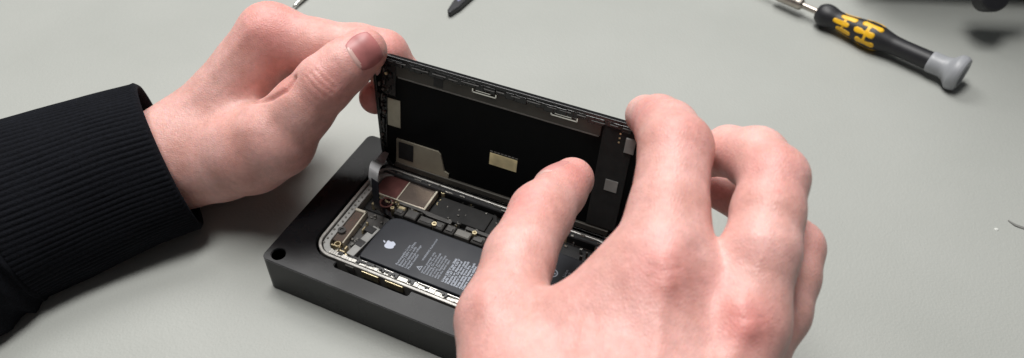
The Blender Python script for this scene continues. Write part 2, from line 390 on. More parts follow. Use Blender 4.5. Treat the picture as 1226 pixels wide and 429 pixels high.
for cx, cy, a, b in ((1.15, .55, .3, .1), (1.3, .75, .1, .22), (1.5, .45, .14, .1), (1.55, .68, .1, .1), (1.42, 2.1, .08, .3), (1.35, 2.6, .12, .1), (1.02, .42, .1, .16)):
    sm.box(cx, cx + a, cy, cy + b, 1.7, 2.0, .02)
sm.build('gold_contacts', M['brass'], ph)

# circuit board along the far side
brd = MB().prism(rrect(.45, 12.6, 3.68, 6.1, .3), 1.5, 1.62).build('circuit_board', M['board'], ph)
cm = MB().prism([(.55, 4.55), (3.55, 4.62), (3.62, 6.0), (.75, 6.0), (.5, 5.8)], 1.6, 2.02).build('camera_shield', M['shield'], brd, bev=.05)
MB().box(1.92, 1.97, 4.6, 6.0, 2.0, 2.045).box(3.5, 3.62, 4.6, 6.0, 1.7, 2.08, .02).box(.6, 3.6, 4.56, 4.62, 1.7, 2.06, .01).build('shield_edge', M['pale'], brd)
cl = MB().cyl(1.55, 4.25, 1.6, 1.98, .36, 28, hole=.27).build('camera_ring', M['copper'], brd)
MB().cyl(1.55, 4.25, 1.6, 1.9, .265, 28).build('camera_lens', M['glass'], brd)
random.seed(21)
row = MB(); row2 = MB(); xs = 2.25
while xs < 12.2:
    w = random.choice((.5, .65, .8)); MB().box(xs, xs + w, 3.78, 4.28 + random.uniform(-.06, .06), 1.6, 2.0 + random.uniform(-.05, .05), .05).box(xs + .08, xs + w - .08, 3.86, 4.1, 1.9, 2.05, .02).build('connector', M[random.choice(('plastic', 'plastic', 'plastic2'))], brd); xs += w + .09
sc = MB()
for x_, y_, r in ((4.5, 3.92, .13), (6.55, 4.25, .12), (5.5, 6.3, .17), (3.9, 6.0, .12), (2.1, 3.95, .1), (8.4, 4.35, .13), (10.7, 6.1, .14), (9.6, 6.2, .12)):
    MB().cyl(x_, y_, 1.6, 2.13, r, 18, hole=r * .5).cyl(x_, y_, 1.6, 2.06, r * .52, 12).build('screw', M['brass'], brd)
MB().prism([(.62, 4.64), (1.9, 4.66), (1.9, 5.97), (.8, 5.97), (.58, 5.8)], 2.0, 2.035).build('reflection_plate', M['copper'], brd)  # reddish hand reflection on the shield's left half, painted as a copper plate
pad = MB().prism([(3.85, 4.6), (7.4, 4.6), (7.4, 5.2), (7.0, 5.9), (3.9, 5.9)], 1.6, 1.9).prism(rrect(5.6, 6.9, 4.6, 5.7, .06), 1.85, 2.02).prism(rrect(7.6, 9.2, 4.95, 5.9, .06), 1.6, 1.95).build('foam_pad', M['foam'], brd, bev=.04)
edg = MB().box(3.85, 5.15, 4.47, 4.53, 1.6, 1.98).box(6.15, 6.65, 4.42, 4.5, 1.6, 2.05).box(7.4, 9.0, 5.98, 6.06, 1.6, 2.12).box(5.7, 6.2, 6.12, 6.2, 1.8, 2.14).box(9.3, 10.6, 6.02, 6.1, 1.7, 2.12)
edg.build('metal_strip', M['pale'], brd)
random.seed(31)
ch = MB(); cg = MB(); cs = MB()
for k in range(280):
    x_ = random.uniform(3.7, 12.2); y_ = random.choice((random.uniform(5.93, 6.2), random.uniform(4.3, 4.55), random.uniform(4.5, 6))); w = random.uniform(.04, .16); d = random.uniform(.04, .12)
    random.choice((ch, ch, cg, cs)).box(x_, x_ + w, y_, y_ + d, 1.6, 1.6 + random.uniform(.1, .42), .008)
for k in range(40):
    x_ = random.uniform(.5, 3.6); y_ = random.uniform(4.3, 4.52); random.choice((ch, cg, cs)).box(x_, x_ + random.uniform(.05, .15), y_, y_ + .08, 1.6, random.uniform(1.8, 2.0), .008)
ch.build('chips', M['plastic2'], brd); cg.build('gold_contacts', M['brass'], brd); cs.build('solder_pads', M['steel'], brd)
MB().box(2.3, 2.7, 4.1, 4.32, 1.9, 2.06, .04).box(.95, 1.1, 3.8, 4.4, 1.6, 2.05, .03).build('gold_clip', M['brass'], brd)

glint = MB(); random.seed(77); x = .6
while x < 12.3:
    w = random.uniform(.08, .5); y_ = random.uniform(5.98, 6.2); glint.box(x, x + w, y_, y_ + random.uniform(.03, .12), ZT - .06, ZT + random.uniform(-.02, .06), .01); x += w + random.uniform(.05, .5)
glint.build('glint_slivers', M['steel'], brd)  # steel slivers added as glints along the far rim
fx = MB().prism([(2.2, 4.42), (3.5, 4.42), (3.9, 4.3), (5.2, 4.3), (5.2, 4.5), (3.6, 4.56), (2.2, 4.56)], 1.9, 2.04).prism(rrect(6.0, 7.3, 4.32, 4.5, .05), 1.9, 2.06).build('flex_strip', M['plastic'], brd, bev=.01)
lab = MB().box(7.75, 9.0, 5.1, 5.75, 1.95, 1.965).build('graphite_label', M['foam'], brd)
# display panel: u along the hinge, v up the panel, w towards the viewer
TH = math.radians(78.7); AL = math.radians(.9)
PU = np.array([math.cos(AL), -math.cos(TH) * 0, math.sin(AL)]); PN = np.array([0, -math.sin(TH), math.cos(TH)]); PU -= PN * (PU @ PN); PU /= np.linalg.norm(PU); PV = np.cross(PN, PU)
if PV[2] < 0: PV = -PV
P0 = np.array([0., 6.4, 2.22])
PF = lambda p: P0 + PU * p[0] + PV * p[1] + PN * p[2]
def panel_outline(d):
    k = rrect(-.42, 13.35, .1, 6.42, .95, 12); c = np.array([6.4, 3.2]); out = []
    for x_, y_ in k:
        x_ += .62 * max(0, (4.6 - y_) / 4.6) ** 1.1 * max(0, 1 - (x_ + .42) / 1.5)      # the left end narrows towards the hinge
        sx = 1 - d / 6.9; sy = 1 - d / 3.16; out.append((c[0] + (x_ - c[0]) * sx, c[1] + (y_ - c[1]) * sy))
    return out
dp = MB(PF).prism(panel_outline(0), -.22, 0).build('display_panel', M['panel'], ph, bev=.05)
MB(PF).ring(panel_outline(-.012), panel_outline(.17), -.08, .1).build('bezel', M['panelg'], dp, bev=.03)
MB(PF).prism([(.8, 5.42), (11.35, 5.42), (11.35, 6.05), (.85, 6.05)], 0, .045).build('shielding_strip', M['strip'], dp)
MB(PF).box(2.95, 3.45, 5.5, 6.1, .04, .06).build('tape_patch', M['board'], dp); MB(PF).box(6.7, 7.0, 5.95, 6.2, .04, .07).build('tape_patch', M['board'], dp)
MB(PF).box(1.0, 11.3, 5.36, 5.42, 0, .07).build('strip_ridge', M['plastic2'], dp)
for a, b in ((5.0, 6.25), (8.95, 10.25)):
    c = MB(PF); c.box(a, b, 5.8, 5.86, .04, .12).box(a, a + .06, 5.8, 6.0, .04, .12).box(b - .06, b, 5.8, 6.0, .04, .12).box(a + .2, b - .3, 5.93, 5.97, .04, .14); c.build('spring_clip', M['steel'], dp)
random.seed(5)
rg = MB(PF); a = .3
while a < 12.6:                                            # one wavy bead of old seal
    w_ = random.uniform(.12, .5); rg.box(a, a + w_ + .03, 6.0 + random.uniform(-.07, .05), 6.3, .02, .1 + random.uniform(0, .09), .02); a += w_
rg.build('seal_remnant', M['panelg'], dp, bev=.02)
rg = MB(PF); a = .5
while a < 12.4:
    w_ = random.uniform(.2, .9); v0 = random.uniform(6.12, 6.2); rg.box(a, a + w_, v0, v0 + .035, .12, .2, .01); a += w_ + random.uniform(.05, .4)
rg.build('metal_edge', M['plastic'], dp)
sm = MB(PF); random.seed(9)
for k in range(70):
    u_ = random.uniform(-.15, .45) + (.25 if random.random() < .5 else 0); v_ = random.uniform(1.2, 6.0); a = random.uniform(.04, .2); b = random.uniform(.04, .3)
    if u_ + a > .36 and v_ < 4.2: u_ = .3 - a
    sm.box(max(u_, .1 if v_ < 3 else -.2), max(u_, .1 if v_ < 3 else -.2) + a, v_, v_ + b, .03, random.uniform(.08, .2), .015)
sm.build('small_components', M['panelg'], dp)
sm = MB(PF)
for k in range(16):
    u_ = random.uniform(-.1, .6); v_ = random.uniform(1.6, 6.0); u_ = u_ if v_ > 4.2 else max(.12, u_ * .5)
    sm.box(u_, u_ + random.uniform(.03, .09), v_, v_ + random.uniform(.05, .22), .08, .2, .01)
sm.build('solder_pads', M['plastic2'], dp)
MB(PF).prism([(.42, 2.55), (1.15, 2.55), (1.12, 4.1), (.38, 4.1)], 0, .04).build('foil_patch', M['beige'], dp)
MB(PF).box(.12, .9, 4.3, 6.2, 0, .09, .03).box(.16, .4, 1.2, 4.2, 0, .08, .02).build('side_module', M['panelg'], dp)
q = MB(PF)
for u_, v_ in ((.42, 5.5),): q.cyl(u_, v_, .05, .21, .08, 12)
q.build('gold_contacts', M['brass'], dp)
MB(PF).prism([(.95, .35), (4.0, .35), (4.0, .75), (3.75, .85), (3.5, 1.75), (3.35, 1.9), (.95, 1.9)], 0, .09).build('foil_pocket', M['beige'], dp)
MB(PF).box(1.1, 1.95, .8, 1.78, .09, .12).build('pocket_window', M['board'], dp)
MB(PF).box(.9, 12.6, .18, .5, 0, .13, .03).build('lower_strip', M['strip'], dp)
gw = MB(PF).box(6.15, 7.6, 2.12, 2.78, 0, .04).build('gold_window', M['beige'], dp)
gw.data.materials[0] = mat('brushed pale gold foil', (.85, .72, .42), .3, .3, noise=(100, .3), bump=(120, .3, .0005))
gg = MB(PF)
for k in range(8): gg.box(6.15 + k * .19, 6.28 + k * .19, 2.85, 2.89, 0, .03)
gg.build('dashed_marks', M['plastic2'], dp)
MB(PF).box(11.45, 12.9, .55, 6.15, 0, .07, .02).build('connector_plate', M['foam'], dp)
q = MB(PF)
for k in range(3): q.cyl(12.25, 5.4 + k * .22, .07, .09, .045, 10)
q.build('gold_contacts', M['brass'], dp)
MB(PF).box(12.0, 12.6, 2.75, 3.35, .07, .1).build('grey_patch', M['tape'], dp)
MB(PF).box(12.55, 13.0, 5.0, 5.75, .07, .16, .03).build('steel_tab', M['tape'], dp)
# flex cables joining panel and body
side = [(.8, -.3, .1)] * 6
ribbon([PF((.35, .9, .12)), PF((.2, .45, .5)), pd(449, 199, 35.6), pd(447, 215, 35.4), pd(449, 225, 35.9)], [.5, .62, .66, .6, .5], .05, 'flex_cable', M['flexg'], ph, [(.8, -.3, .3), (.9, -.3, .1), (.9, -.3, .0), (.9, -.2, .0), (.9, -.2, 0)])
ribbon([pd(449, 216, 35.3), pd(450, 235, 35.4), pd(453, 252, 35.7), (1.7, 3.75, 1.95), (2.2, 3.65, 1.9)], [.5, .46, .44, .4, .36], .05, 'flex_cable', M['flexb'], ph, [(.9, -.3, 0)] * 3 + [(.6, -.8, 0)] * 2)

# ------------------------------------------------------------ hands: smooth blends of tapered limbs, meshed by surface nets
def cone(P, a, b, ra, rb):
    ab = b - a; L2 = float(ab @ ab) + 1e-12
    h = np.clip(((P - a) @ ab) / L2, 0, 1)
    return np.linalg.norm(P - a - h[:, None] * ab, axis=1) - (ra + (rb - ra) * h)
def smin(a, b, k):
    h = np.maximum(k - np.abs(a - b), 0) / k
    return np.minimum(a, b) - h * h * k * .25
def chain(P, nodes, k=.35):
    d = None
    for (a, ra), (b, rb) in zip(nodes[:-1], nodes[1:]):
        q = cone(P, a, b, ra, rb); d = q if d is None else smin(d, q, k)
    return d
def N(*nodes):                # node = (u, v, depth, radius in pixels)
    return [(pd(u, v, d), r * d / FPX) for u, v, d, r in nodes]
def hand_field(palm, fingers):
    def f(P):
        d = None
        for nodes, k in palm:
            q = chain(P, nodes); d = q if d is None else smin(d, q, k)
        out = d
        for nodes, k in fingers:
            out = smin(out, smin(d, chain(P, nodes), k), .13)
        return out
    return f
def grad(f, P, e=.02):
    g = np.zeros_like(P)
    for s_ in ((1, -1, -1), (-1, -1, 1), (-1, 1, -1), (1, 1, 1)):
        k = np.array(s_, float); g += f(P + k * e)[:, None] * k
    return g / (4 * e)
def surface_net(f, lo, hi, h=.09, B=6):
    lo = np.array(lo, float); n = (np.ceil((np.array(hi) - lo) / h / B).astype(int)) * B
    nb = n // B
    ii = np.stack(np.meshgrid(*[np.arange(k) for k in nb], indexing='ij'), -1).reshape(-1, 3)
    c = lo + (ii * B + (B - 1) / 2) * h
    dc = f(c); F = np.repeat(np.repeat(np.repeat(dc.reshape(nb), B, 0), B, 1), B, 2)
    act = ii[np.abs(dc) < h * B * .87 + .12]
    off = np.stack(np.meshgrid(*[np.arange(B)] * 3, indexing='ij'), -1).reshape(-1, 3)
    idx = (act[:, None, :] * B + off[None]).reshape(-1, 3)
    for s_ in range(0, len(idx), 400000):
        q = idx[s_:s_ + 400000]; F[q[:, 0], q[:, 1], q[:, 2]] = f(lo + q * h)
    Sg = F < 0
    cnt = sum(Sg[a:n[0] - 1 + a, b:n[1] - 1 + b, c_:n[2] - 1 + c_].astype(np.int8) for a in (0, 1) for b in (0, 1) for c_ in (0, 1))
    A = np.argwhere((cnt > 0) & (cnt < 8)); ID = -np.ones(tuple(n), dtype=np.int64); ID[A[:, 0], A[:, 1], A[:, 2]] = np.arange(len(A))
    acc = np.zeros((len(A), 3)); num = np.zeros(len(A))
    corners = [(a, b, c_) for a in (0, 1) for b in (0, 1) for c_ in (0, 1)]
    for p in corners:
        for ax in range(3):
            if p[ax]: continue
            q = list(p); q[ax] = 1
            fa = F[A[:, 0] + p[0], A[:, 1] + p[1], A[:, 2] + p[2]]; fb_ = F[A[:, 0] + q[0], A[:, 1] + q[1], A[:, 2] + q[2]]
            m = (fa < 0) != (fb_ < 0); t_ = np.where(m, fa / (fa - fb_ + 1e-12), 0)
            pt = np.array(p, float)[None] + t_[:, None] * (np.array(q) - np.array(p))[None]
            acc[m] += pt[m]; num[m] += 1
    V = lo + (A + acc / num[:, None]) * h
    faces = []
    for ax in range(3):
        o1, o2 = (ax + 1) % 3, (ax + 2) % 3
        sl = [slice(1, None)] * 3; sl[ax] = slice(0, None)
        a_ = [slice(0, k) for k in n]; a_[ax] = slice(0, n[ax] - 1); b_ = list(a_); b_[ax] = slice(1, n[ax])
        ch_ = Sg[tuple(a_)] != Sg[tuple(b_)]
        E_ = np.argwhere(ch_); E_ = E_[(E_[:, o1] > 0) & (E_[:, o2] > 0)]
        inside = Sg[E_[:, 0], E_[:, 1], E_[:, 2]]
        def cell(d1, d2):
            q = E_.copy(); q[:, o1] -= d1; q[:, o2] -= d2; return ID[q[:, 0], q[:, 1], q[:, 2]]
        Q = np.stack([cell(1, 1), cell(0, 1), cell(0, 0), cell(1, 0)], 1)
        Q[~inside] = Q[~inside][:, ::-1]
        faces.append(Q[(Q >= 0).all(1)])
    for _ in range(3):
        g = grad(f, V); V = V - g * (f(V) / (np.sum(g * g, 1) + 1e-9))[:, None] * .8
    return V, np.concatenate(faces)
def hit(f, u, v, d0=12., d1=60.):
    r = ray(u, v); t_ = d0
    for _ in range(120):
        q = float(f((CAM + r * t_)[None])[0])
        if q < .006: return CAM + r * t_
        t_ += max(q * .93, .004)
        if t_ > d1: break
    return None
def make_hand(name, f, lo, hi, parent, flush, grooves, ridges=(), h=.08):
    V, Q = surface_net(f, lo, hi, h)
    Nn = grad(f, V); Nn /= np.linalg.norm(Nn, axis=1)[:, None]
    disp = np.zeros(len(V))
    for px_, w, dp_ in list(grooves) + [(p, w, -a) for p, w, a in ridges]:      # polyline of pixels laid onto the skin
        pts = [hit(f, *p) for p in px_]; pts = [p for p in pts if p is not None]
        if len(pts) < 2: continue
        dd = np.min([np.linalg.norm(V - a - np.clip(((V - a) @ (b - a)) / ((b - a) @ (b - a)), 0, 1)[:, None] * (b - a), axis=1) for a, b in zip(pts[:-1], pts[1:])], axis=0)
        disp -= dp_ * np.exp(-(dd / w) ** 2)
    V = V + Nn * disp[:, None]
    o = mobj(name, V, [tuple(int(i) for i in q) for q in Q], M['skin'], parent, smooth=True)
    fl = np.zeros(len(V))
    for u, v, r, a in flush:
        c = hit(f, u, v)
        if c is not None: fl = np.maximum(fl, a * np.exp(-(np.linalg.norm(V - c, axis=1) / r) ** 2))
    at = o.data.attributes.new('flush', 'FLOAT', 'POINT'); at.data.foreach_set('value', fl.astype(np.float32))
    return o
def nail(f, cpx, tip_px, half_w, half_l, parent, lift=.02, nrm=None, ax=None, name='nail'):
    """a curved plate laid on the skin: centre pixel, pixel towards the tip, half sizes in cm"""
    if nrm is None:
        c = hit(f, *cpx); n0 = grad(f, c[None])[0]; tdir = hit(f, *tip_px) - c
    else:
        c = pd(*cpx); tdir = np.array(ax, float)
        for _ in range(60): c = c - nrm * f(c[None])[0] * .8
        n0 = np.array(nrm, float)
    n0 /= np.linalg.norm(n0)
    tdir -= n0 * (tdir @ n0); tdir /= np.linalg.norm(tdir); sd = np.cross(n0, tdir)
    A, Bn = 25, 25; fs = []
    a, b = [q.ravel() for q in np.meshgrid(np.linspace(-1, 1, A), np.linspace(-1, 1, Bn), indexing='ij')]
    x_ = a * np.sqrt(np.maximum(1 - .4 * b * b, 0)); y_ = b * np.sqrt(np.maximum(1 - .275 * a * a, 0))     # superellipse outline
    P = c + np.outer(x_, sd) * half_w + np.outer(y_, tdir) * half_l + n0 * .6
    for _ in range(22): P = P - n0 * (f(P) * .7)[:, None]
    lf = lift * (1 - np.maximum(abs(a), abs(b)) ** 6) + .004 + .012 * np.maximum(y_, 0) ** 2
    lf[(abs(a) > .999) | (abs(b) > .999)] = -.03
    g = grad(f, P); g /= np.linalg.norm(g, axis=1)[:, None]; vs = P + g * lf[:, None]
    for i in range(A - 1):
        for j in range(Bn - 1): fs.append((i * Bn + j, (i + 1) * Bn + j, (i + 1) * Bn + j + 1, i * Bn + j + 1))
    fm = [1 if (k % (Bn - 1)) < 1 else 0 for k in range(len(fs))]
    cc = [(i * (Bn - 1) + j) for i in range(A - 1) for j in range(Bn - 1)]
    for k in cc:
        i, j = divmod(k, Bn - 1); a = -1 + 2 * (i + .5) / (A - 1); b = -1 + 2 * (j + .5) / (Bn - 1)
        if (a * .9) ** 2 + ((b + 1.0) / .5) ** 2 < .55: fm[k] = 1
    return mobj(name, vs, fs, M['nail'], parent, smooth=True, mats=[M['lunula']], fmat=fm)

person = thing('person', 'person in a black ribbed-cuff sweatshirt holding the phone display up with both bare hands', 'person', (-12, -3, 0))

# left hand
L_palm = [
    (N((212, 190, 37.6, 50), (150, 215, 37.0, 54), (60, 245, 36.0, 60)), .5),
    (N((212, 188, 37.6, 50), (270, 123, 37.5, 40), (324, 43, 36.6, 37)), 1.4),
    (N((215, 182, 38.2, 46), (278, 118, 38.6, 34), (302, 78, 38.6, 33)), 1.4),
    (N((220, 185, 39, 46), (262, 135, 39.8, 33), (272, 105, 40.0, 30)), 1.4),
    (N((214, 190, 38.5, 46), (262, 190, 37.2, 49), (300, 181, 36.2, 49), (330, 166, 35.4, 47)), .9),
    (N((262, 160, 38.2, 40), (296, 132, 38.2, 26)), .7),
]
L_f = [
    (N((330, 166, 35.4, 46), (362, 130, 34.8, 37), (389, 100, 34.3, 34), (412, 80, 34.3, 31), (436, 61, 34.4, 27.5)), .3),
    (N((324, 43, 36.6, 36), (380, 57, 36.5, 33), (430, 61, 36.6, 31), (459, 67, 37.0, 30), (483, 94, 37.9, 24), (482, 112, 38.3, 23), (450, 117, 38.0, 20)), .7),
    (N((300, 78, 38.6, 34), (362, 108, 39.6, 26), (352, 135, 40.6, 23), (322, 140, 40.8, 20)), .6),
    (N((280, 100, 39.8, 28), (335, 135, 41.2, 23), (330, 160, 41.6, 21), (305, 160, 41.2, 18)), .6),
    (N((262, 120, 40.2, 26), (305, 160, 41.3, 21), (298, 182, 41.2, 19), (275, 180, 40.6, 17)), .6),
]
fL = hand_field(L_palm, L_f)
ptsL = [p for nd, _ in L_palm + L_f for p, r in nd]
rL = 3.6
lo = np.min(ptsL, 0) - rL; hi = np.max(ptsL, 0) + rL
grL = [([(372, 88), (382, 100), (397, 111)], .07, .035), ([(378, 84), (389, 96), (402, 106)], .06, .03), ([(366, 92), (376, 105), (389, 116)], .06, .03), ([(385, 80), (396, 92), (408, 101)], .05, .015),
       ([(360, 97), (368, 110), (380, 121)], .05, .015), ([(300, 124), (325, 118), (343, 108), (352, 94)], .14, .19)]
riL = [([(225, 120), (262, 78), (300, 35)], .35, .05), ([(240, 160), (300, 150), (350, 120)], .5, .05)]
hl = make_hand('hand', fL, lo, hi, person, [(325, 30, 1.7, .55), (470, 60, 1.5, .45), (390, 97, 1.2, .4), (440, 60, 1.2, .5), (350, 60, 1.6, .15), (440, 122, 1.4, .55), (300, 200, 2.2, .12), (340, 100, .9, .3)], grL, riL)
nail(fL, (437, 61), (458, 47), .86, .74, hl, lift=.03)

# right hand
R_palm = [
    (N((720, 620, 21.5, 105), (760, 460, 23, 66), (797, 338, 24.3, 52)), .6),
    (N((740, 620, 21.5, 105), (840, 480, 22.9, 62), (890, 388, 23.6, 50)), 1.5),
    (N((760, 620, 22, 100), (850, 520, 23.8, 60), (893, 432, 25.2, 42)), 1.2),
    (N((760, 620, 22.5, 95), (850, 540, 25, 50), (882, 465, 26.8, 36)), 1.0),
    (N((690, 610, 22, 95), (628, 500, 23.6, 80), (600, 385, 25.6, 51)), 1.4),
    (N((680, 480, 23.5, 80), (702, 397, 24.6, 58), (792, 300, 24.7, 50)), 1.4),
    (N((720, 620, 21.5, 105), (745, 760, 20.5, 118), (790, 950, 19, 150)), 1.5),
]
R_f = [
    (N((600, 385, 25.6, 51), (622, 308, 27.6, 42), (648, 256, 29.6, 38), (670, 230, 30.8, 31), (685, 215, 31.6, 26.5)), .7),
    (N((797, 338, 24.3, 51), (800, 255, 25.4, 47), (809, 178, 26.9, 43), (799, 157, 28.0, 36.5), (788, 145, 29.3, 30), (773, 138, 30.9, 24.5)), .8),
    (N((890, 388, 23.6, 48), (911, 300, 24.2, 44.5), (919, 255, 24.9, 41.5), (927, 213, 25.6, 39), (905, 190, 26.9, 37), (872, 181, 28.2, 29), (840, 192, 29.6, 22)), .7),
    (N((893, 432, 25.2, 42), (928, 372, 26, 40), (941, 330, 26.5, 38), (951, 297, 27, 33.5), (900, 248, 29.3, 25), (858, 230, 30.6, 19.5)), .5),
    (N((882, 465, 26.8, 36), (915, 390, 28.5, 30), (915, 345, 29.6, 26), (890, 305, 30.8, 20), (880, 290, 31.2, 18)), .5),
]
fR = hand_field(R_palm, R_f)
ptsR = [(p, r) for nd, _ in R_palm + R_f for p, r in nd]
lo = np.min([p - r for p, r in ptsR], 0) - .5; hi = np.max([p + r for p, r in ptsR], 0) + .5
grR = [([(612, 240), (632, 246), (655, 246)], .06, .025), ([(615, 233), (634, 238), (655, 237)], .05, .02), ([(800, 135), (822, 148), (842, 165)], .05, .014), ([(795, 143), (818, 157), (845, 176)], .05, .014), ([(800, 152), (822, 167), (846, 186)], .05, .012),
       ([(920, 178), (938, 190), (955, 206)], .05, .014), ([(915, 186), (935, 200), (954, 216)], .05, .014),
       ([(838, 300), (850, 350), (852, 410)], .45, .13), ([(740, 350), (755, 400), (765, 430)], .5, .07), ([(640, 370), (660, 400), (665, 425)], .5, .08),
       ([(618, 246), (636, 252), (658, 251)], .05, .014), ([(812, 128), (830, 142), (848, 160)], .04, .008), ([(790, 151), (815, 165), (843, 184)], .04, .008),
       ([(926, 172), (944, 184), (958, 198)], .04, .008), ([(800, 128), (815, 137), (828, 150)], .03, .010), ([(920, 195), (938, 206), (950, 222)], .035, .010), ([(622, 228), (640, 232), (655, 231)], .035, .012), ([(608, 250), (628, 257), (650, 258)], .035, .010), ([(775, 318), (795, 325), (815, 322)], .04, .012), ([(772, 330), (795, 338), (820, 332)], .04, .010), ([(872, 378), (893, 384), (912, 380)], .04, .014), ([(872, 390), (893, 397), (912, 391)], .04, .010)]
riR = [([(795, 312), (800, 330)], .5, .13), ([(888, 370), (894, 388)], .45, .18), ([(795, 345), (788, 425)], .28, .07), ([(890, 400), (880, 428)], .28, .06), ([(580, 340), (582, 375)], .45, .08), ([(700, 385), (695, 428)], .2, .03)]
hr = make_hand('hand', fR, lo, hi, person, [(792, 322, 1.3, .5), (893, 388, 1.0, .7), (930, 195, 1.1, .4), (820, 150, 1.2, .32), (765, 135, 1.2, .5), (690, 205, 1.1, .55), (628, 238, 1.0, .5), (575, 355, 1.2, .22), (975, 290, 1.0, .2),
                                            (932, 229, .1, .75), (858, 230, .9, .5), (866, 190, .9, .15), (855, 340, 1.0, .3), (745, 400, 2.0, .2), (700, 350, 1.0, .2), (575, 420, 1.2, .2), (800, 230, 1.2, .10), (912, 300, .9, .12)], grR, riR)
vn = (RM @ np.array([-.66, .62, .42])); vn /= np.linalg.norm(vn)
nail(fR, (679, 221, 31.3), None, .68, .66, hr, lift=.02, nrm=vn, ax=pd(685, 215, 31.6) - pd(652, 251, 29.9)).data.materials[0] = M['nail2']

# ------------------------------------------------------------ sleeve with ribbed cuff
def sleeve():
    e1 = RM @ np.array([77, -172, 0.]) / 188.4                       # down the cuff edge
    secs = [  # u, v, depth, radius px, flat ratio
        (203, 186, 37.2, 94, .72), (150, 203, 36.7, 97, .74), (100, 222, 36.2, 101, .76), (52, 241, 35.7, 106, .8), (16, 256, 35.3, 110, .84)]
    C = [pd(u, v, d) for u, v, d, r, q in secs]; ax = C[0] - C[-1]; ax /= np.linalg.norm(ax)
    e2 = np.cross(ax, e1); e2 /= np.linalg.norm(e2)
    def section(t_, rad_off=0.0, ribs=True, n=768, nr=96, amp=.024):
        k = t_ * (len(secs) - 1); i = min(int(k), len(secs) - 2); a = k - i
        c = C[i] * (1 - a) + C[i + 1] * a; R = (secs[i][3] * secs[i][2] * (1 - a) + secs[i + 1][3] * secs[i + 1][2] * a) / FPX; q = secs[i][4] * (1 - a) + secs[i + 1][4] * a
        out = []
        for m in range(n):
            th = 2 * PI * m / n
            w = amp * (1 + .35 * math.sin(9 * th + 5 * t_) * math.sin(4 * th - 11 * t_)) * (abs(math.cos(th * nr / 2 + .5 * math.sin(3 * th + 4 * t_))) ** .7 * 2 - 1) if ribs else 0
            wob = .05 * math.sin(3 * th + t_ * 4) + .03 * math.sin(5 * th - t_ * 7)
            r1 = R + rad_off + w + wob
            p = c + e1 * r1 * math.cos(th) + e2 * (R * q + rad_off + w + wob) * math.sin(th)
            if p[2] < .12: p[2] = .12 + (p[2] - .12) * .04
            out.append(p)
        return out
    n = 768; rings = []
    rings += [section(t_, -.32, False) for t_ in (.5, .25, .1, .03)]
    rings += [section(.0, -.26, False), section(-.006, -.14, False), section(.004, -.04, False)]
    rings += [section(t_, 0 + (.03 if t_ < .03 else 0), True) for t_ in np.linspace(.016, 1, 46)]
    vs = [p for r in rings for p in r]; fs = []
    for a in range(len(rings) - 1):
        for i in range(n): j = (i + 1) % n; fs.append((a * n + i, a * n + j, (a + 1) * n + j, (a + 1) * n + i))
    return secs, C, ax, e1, e2, vs, fs
secs, SC, sax, se1, se2, cv, cf = sleeve()
# the sleeve behind the cuff seam
def body_rings():
    pts = [(18, 255, 35.3, 107, .84), (10, 258, 35.2, 113, .86), (-4, 263, 35.0, 121, .88), (-30, 276, 34.6, 129, .9), (-90, 303, 33.8, 136, .92), (-180, 345, 32.6, 142, .95), (-300, 400, 31, 150, 1)]
    rings = []; n = 200
    for t_ in np.linspace(0, 1, 50):
        k = t_ ** 1.6 * (len(pts) - 1); i = min(int(k), len(pts) - 2); a = k - i
        P_ = [x * (1 - a) + y * a for x, y in zip(pts[i], pts[i + 1])]
        c = pd(P_[0], P_[1], P_[2]); R = P_[3] * P_[2] / FPX; ring = []
        for m in range(n):
            th = 2 * PI * m / n
            w = .09 * math.sin(th * 7 + 3 * math.sin(k * 1.3)) * min(k * .8, 1) * math.exp(-k * .15) + .13 * math.sin(k * 5 + 2 * math.sin(th * 2)) * min(k, 1)
            w += .10 * math.sin(th * 13 + k * 2) * math.exp(-k * .9) * min(k * 2, 1)
            p = c + se1 * (R + w) * math.cos(th) + se2 * (R * P_[4] + w) * math.sin(th)
            if p[2] < .1: p[2] = .1 + (p[2] - .1) * .03
            ring.append(p)
        rings.append(ring)
    vs = [p for r in rings for p in r]; fs = []
    for a in range(len(rings) - 1):
        for i in range(n): j = (i + 1) % n; fs.append((a * n + i, a * n + j, (a + 1) * n + j, (a + 1) * n + i))
    return vs, fs
bv, bf = body_rings()
slv = mobj('sleeve', bv, bf, M['cloth'], person, smooth=True)
cuff = mobj('cuff', cv, cf, M['cloth'], slv, smooth=True)

# ------------------------------------------------------------ precision screwdriver
A0 = np.array([19.30, 34.60, .95]); A1 = pz(1163, 95, 1.1)
sdF = frame_of(A0, A1)
LEN = float(np.linalg.norm(A1 - A0))
sd = thing('screwdriver', 'black precision screwdriver with yellow pattern and pale grey end cap, lying on the bench', 'screwdriver', (24, 33, 0))
KR = 1.13
prof = smooth_prof([(a, b * KR) for a, b in [(0, .45), (.12, .62), (.5, .74), (.9, .72), (1.5, .58), (2.1, .57), (2.9, .68), (3.8, .80), (4.4, .80), (5.0, .68), (5.6, .57), (6.4, .54), (8.25, .55)]], 90)
v_, f_ = lathe(sdF, [(0, .01)] + prof + [(8.25, .01)], 48); hd = mobj('handle', v_, f_, M['cblack'], sd, smooth=True)
cp = [(8.2, .01), (8.2, .60), (8.3, .63), (8.7, .62), (9.1, .62), (9.4, .70), (9.65, .92), (9.8, 1.04), (9.95, 1.07), (10.2, 1.05), (10.38, .96), (10.42, .78), (10.36, .70), (10.2, .58), (10.1, .35), (10.08, .01)]
cp = [(a, b * KR) for a, b in cp]; cpi = []
for a, b in zip(cp[:-1], cp[1:]): cpi += [(a[0] * (1 - k / 3) + b[0] * k / 3, a[1] * (1 - k / 3) + b[1] * k / 3) for k in range(3)]
cpi.append(cp[-1])
v_, f_ = lathe(sdF, cpi, 48); mobj('end_cap', v_, f_, M['cgrey'], sd, smooth=True)
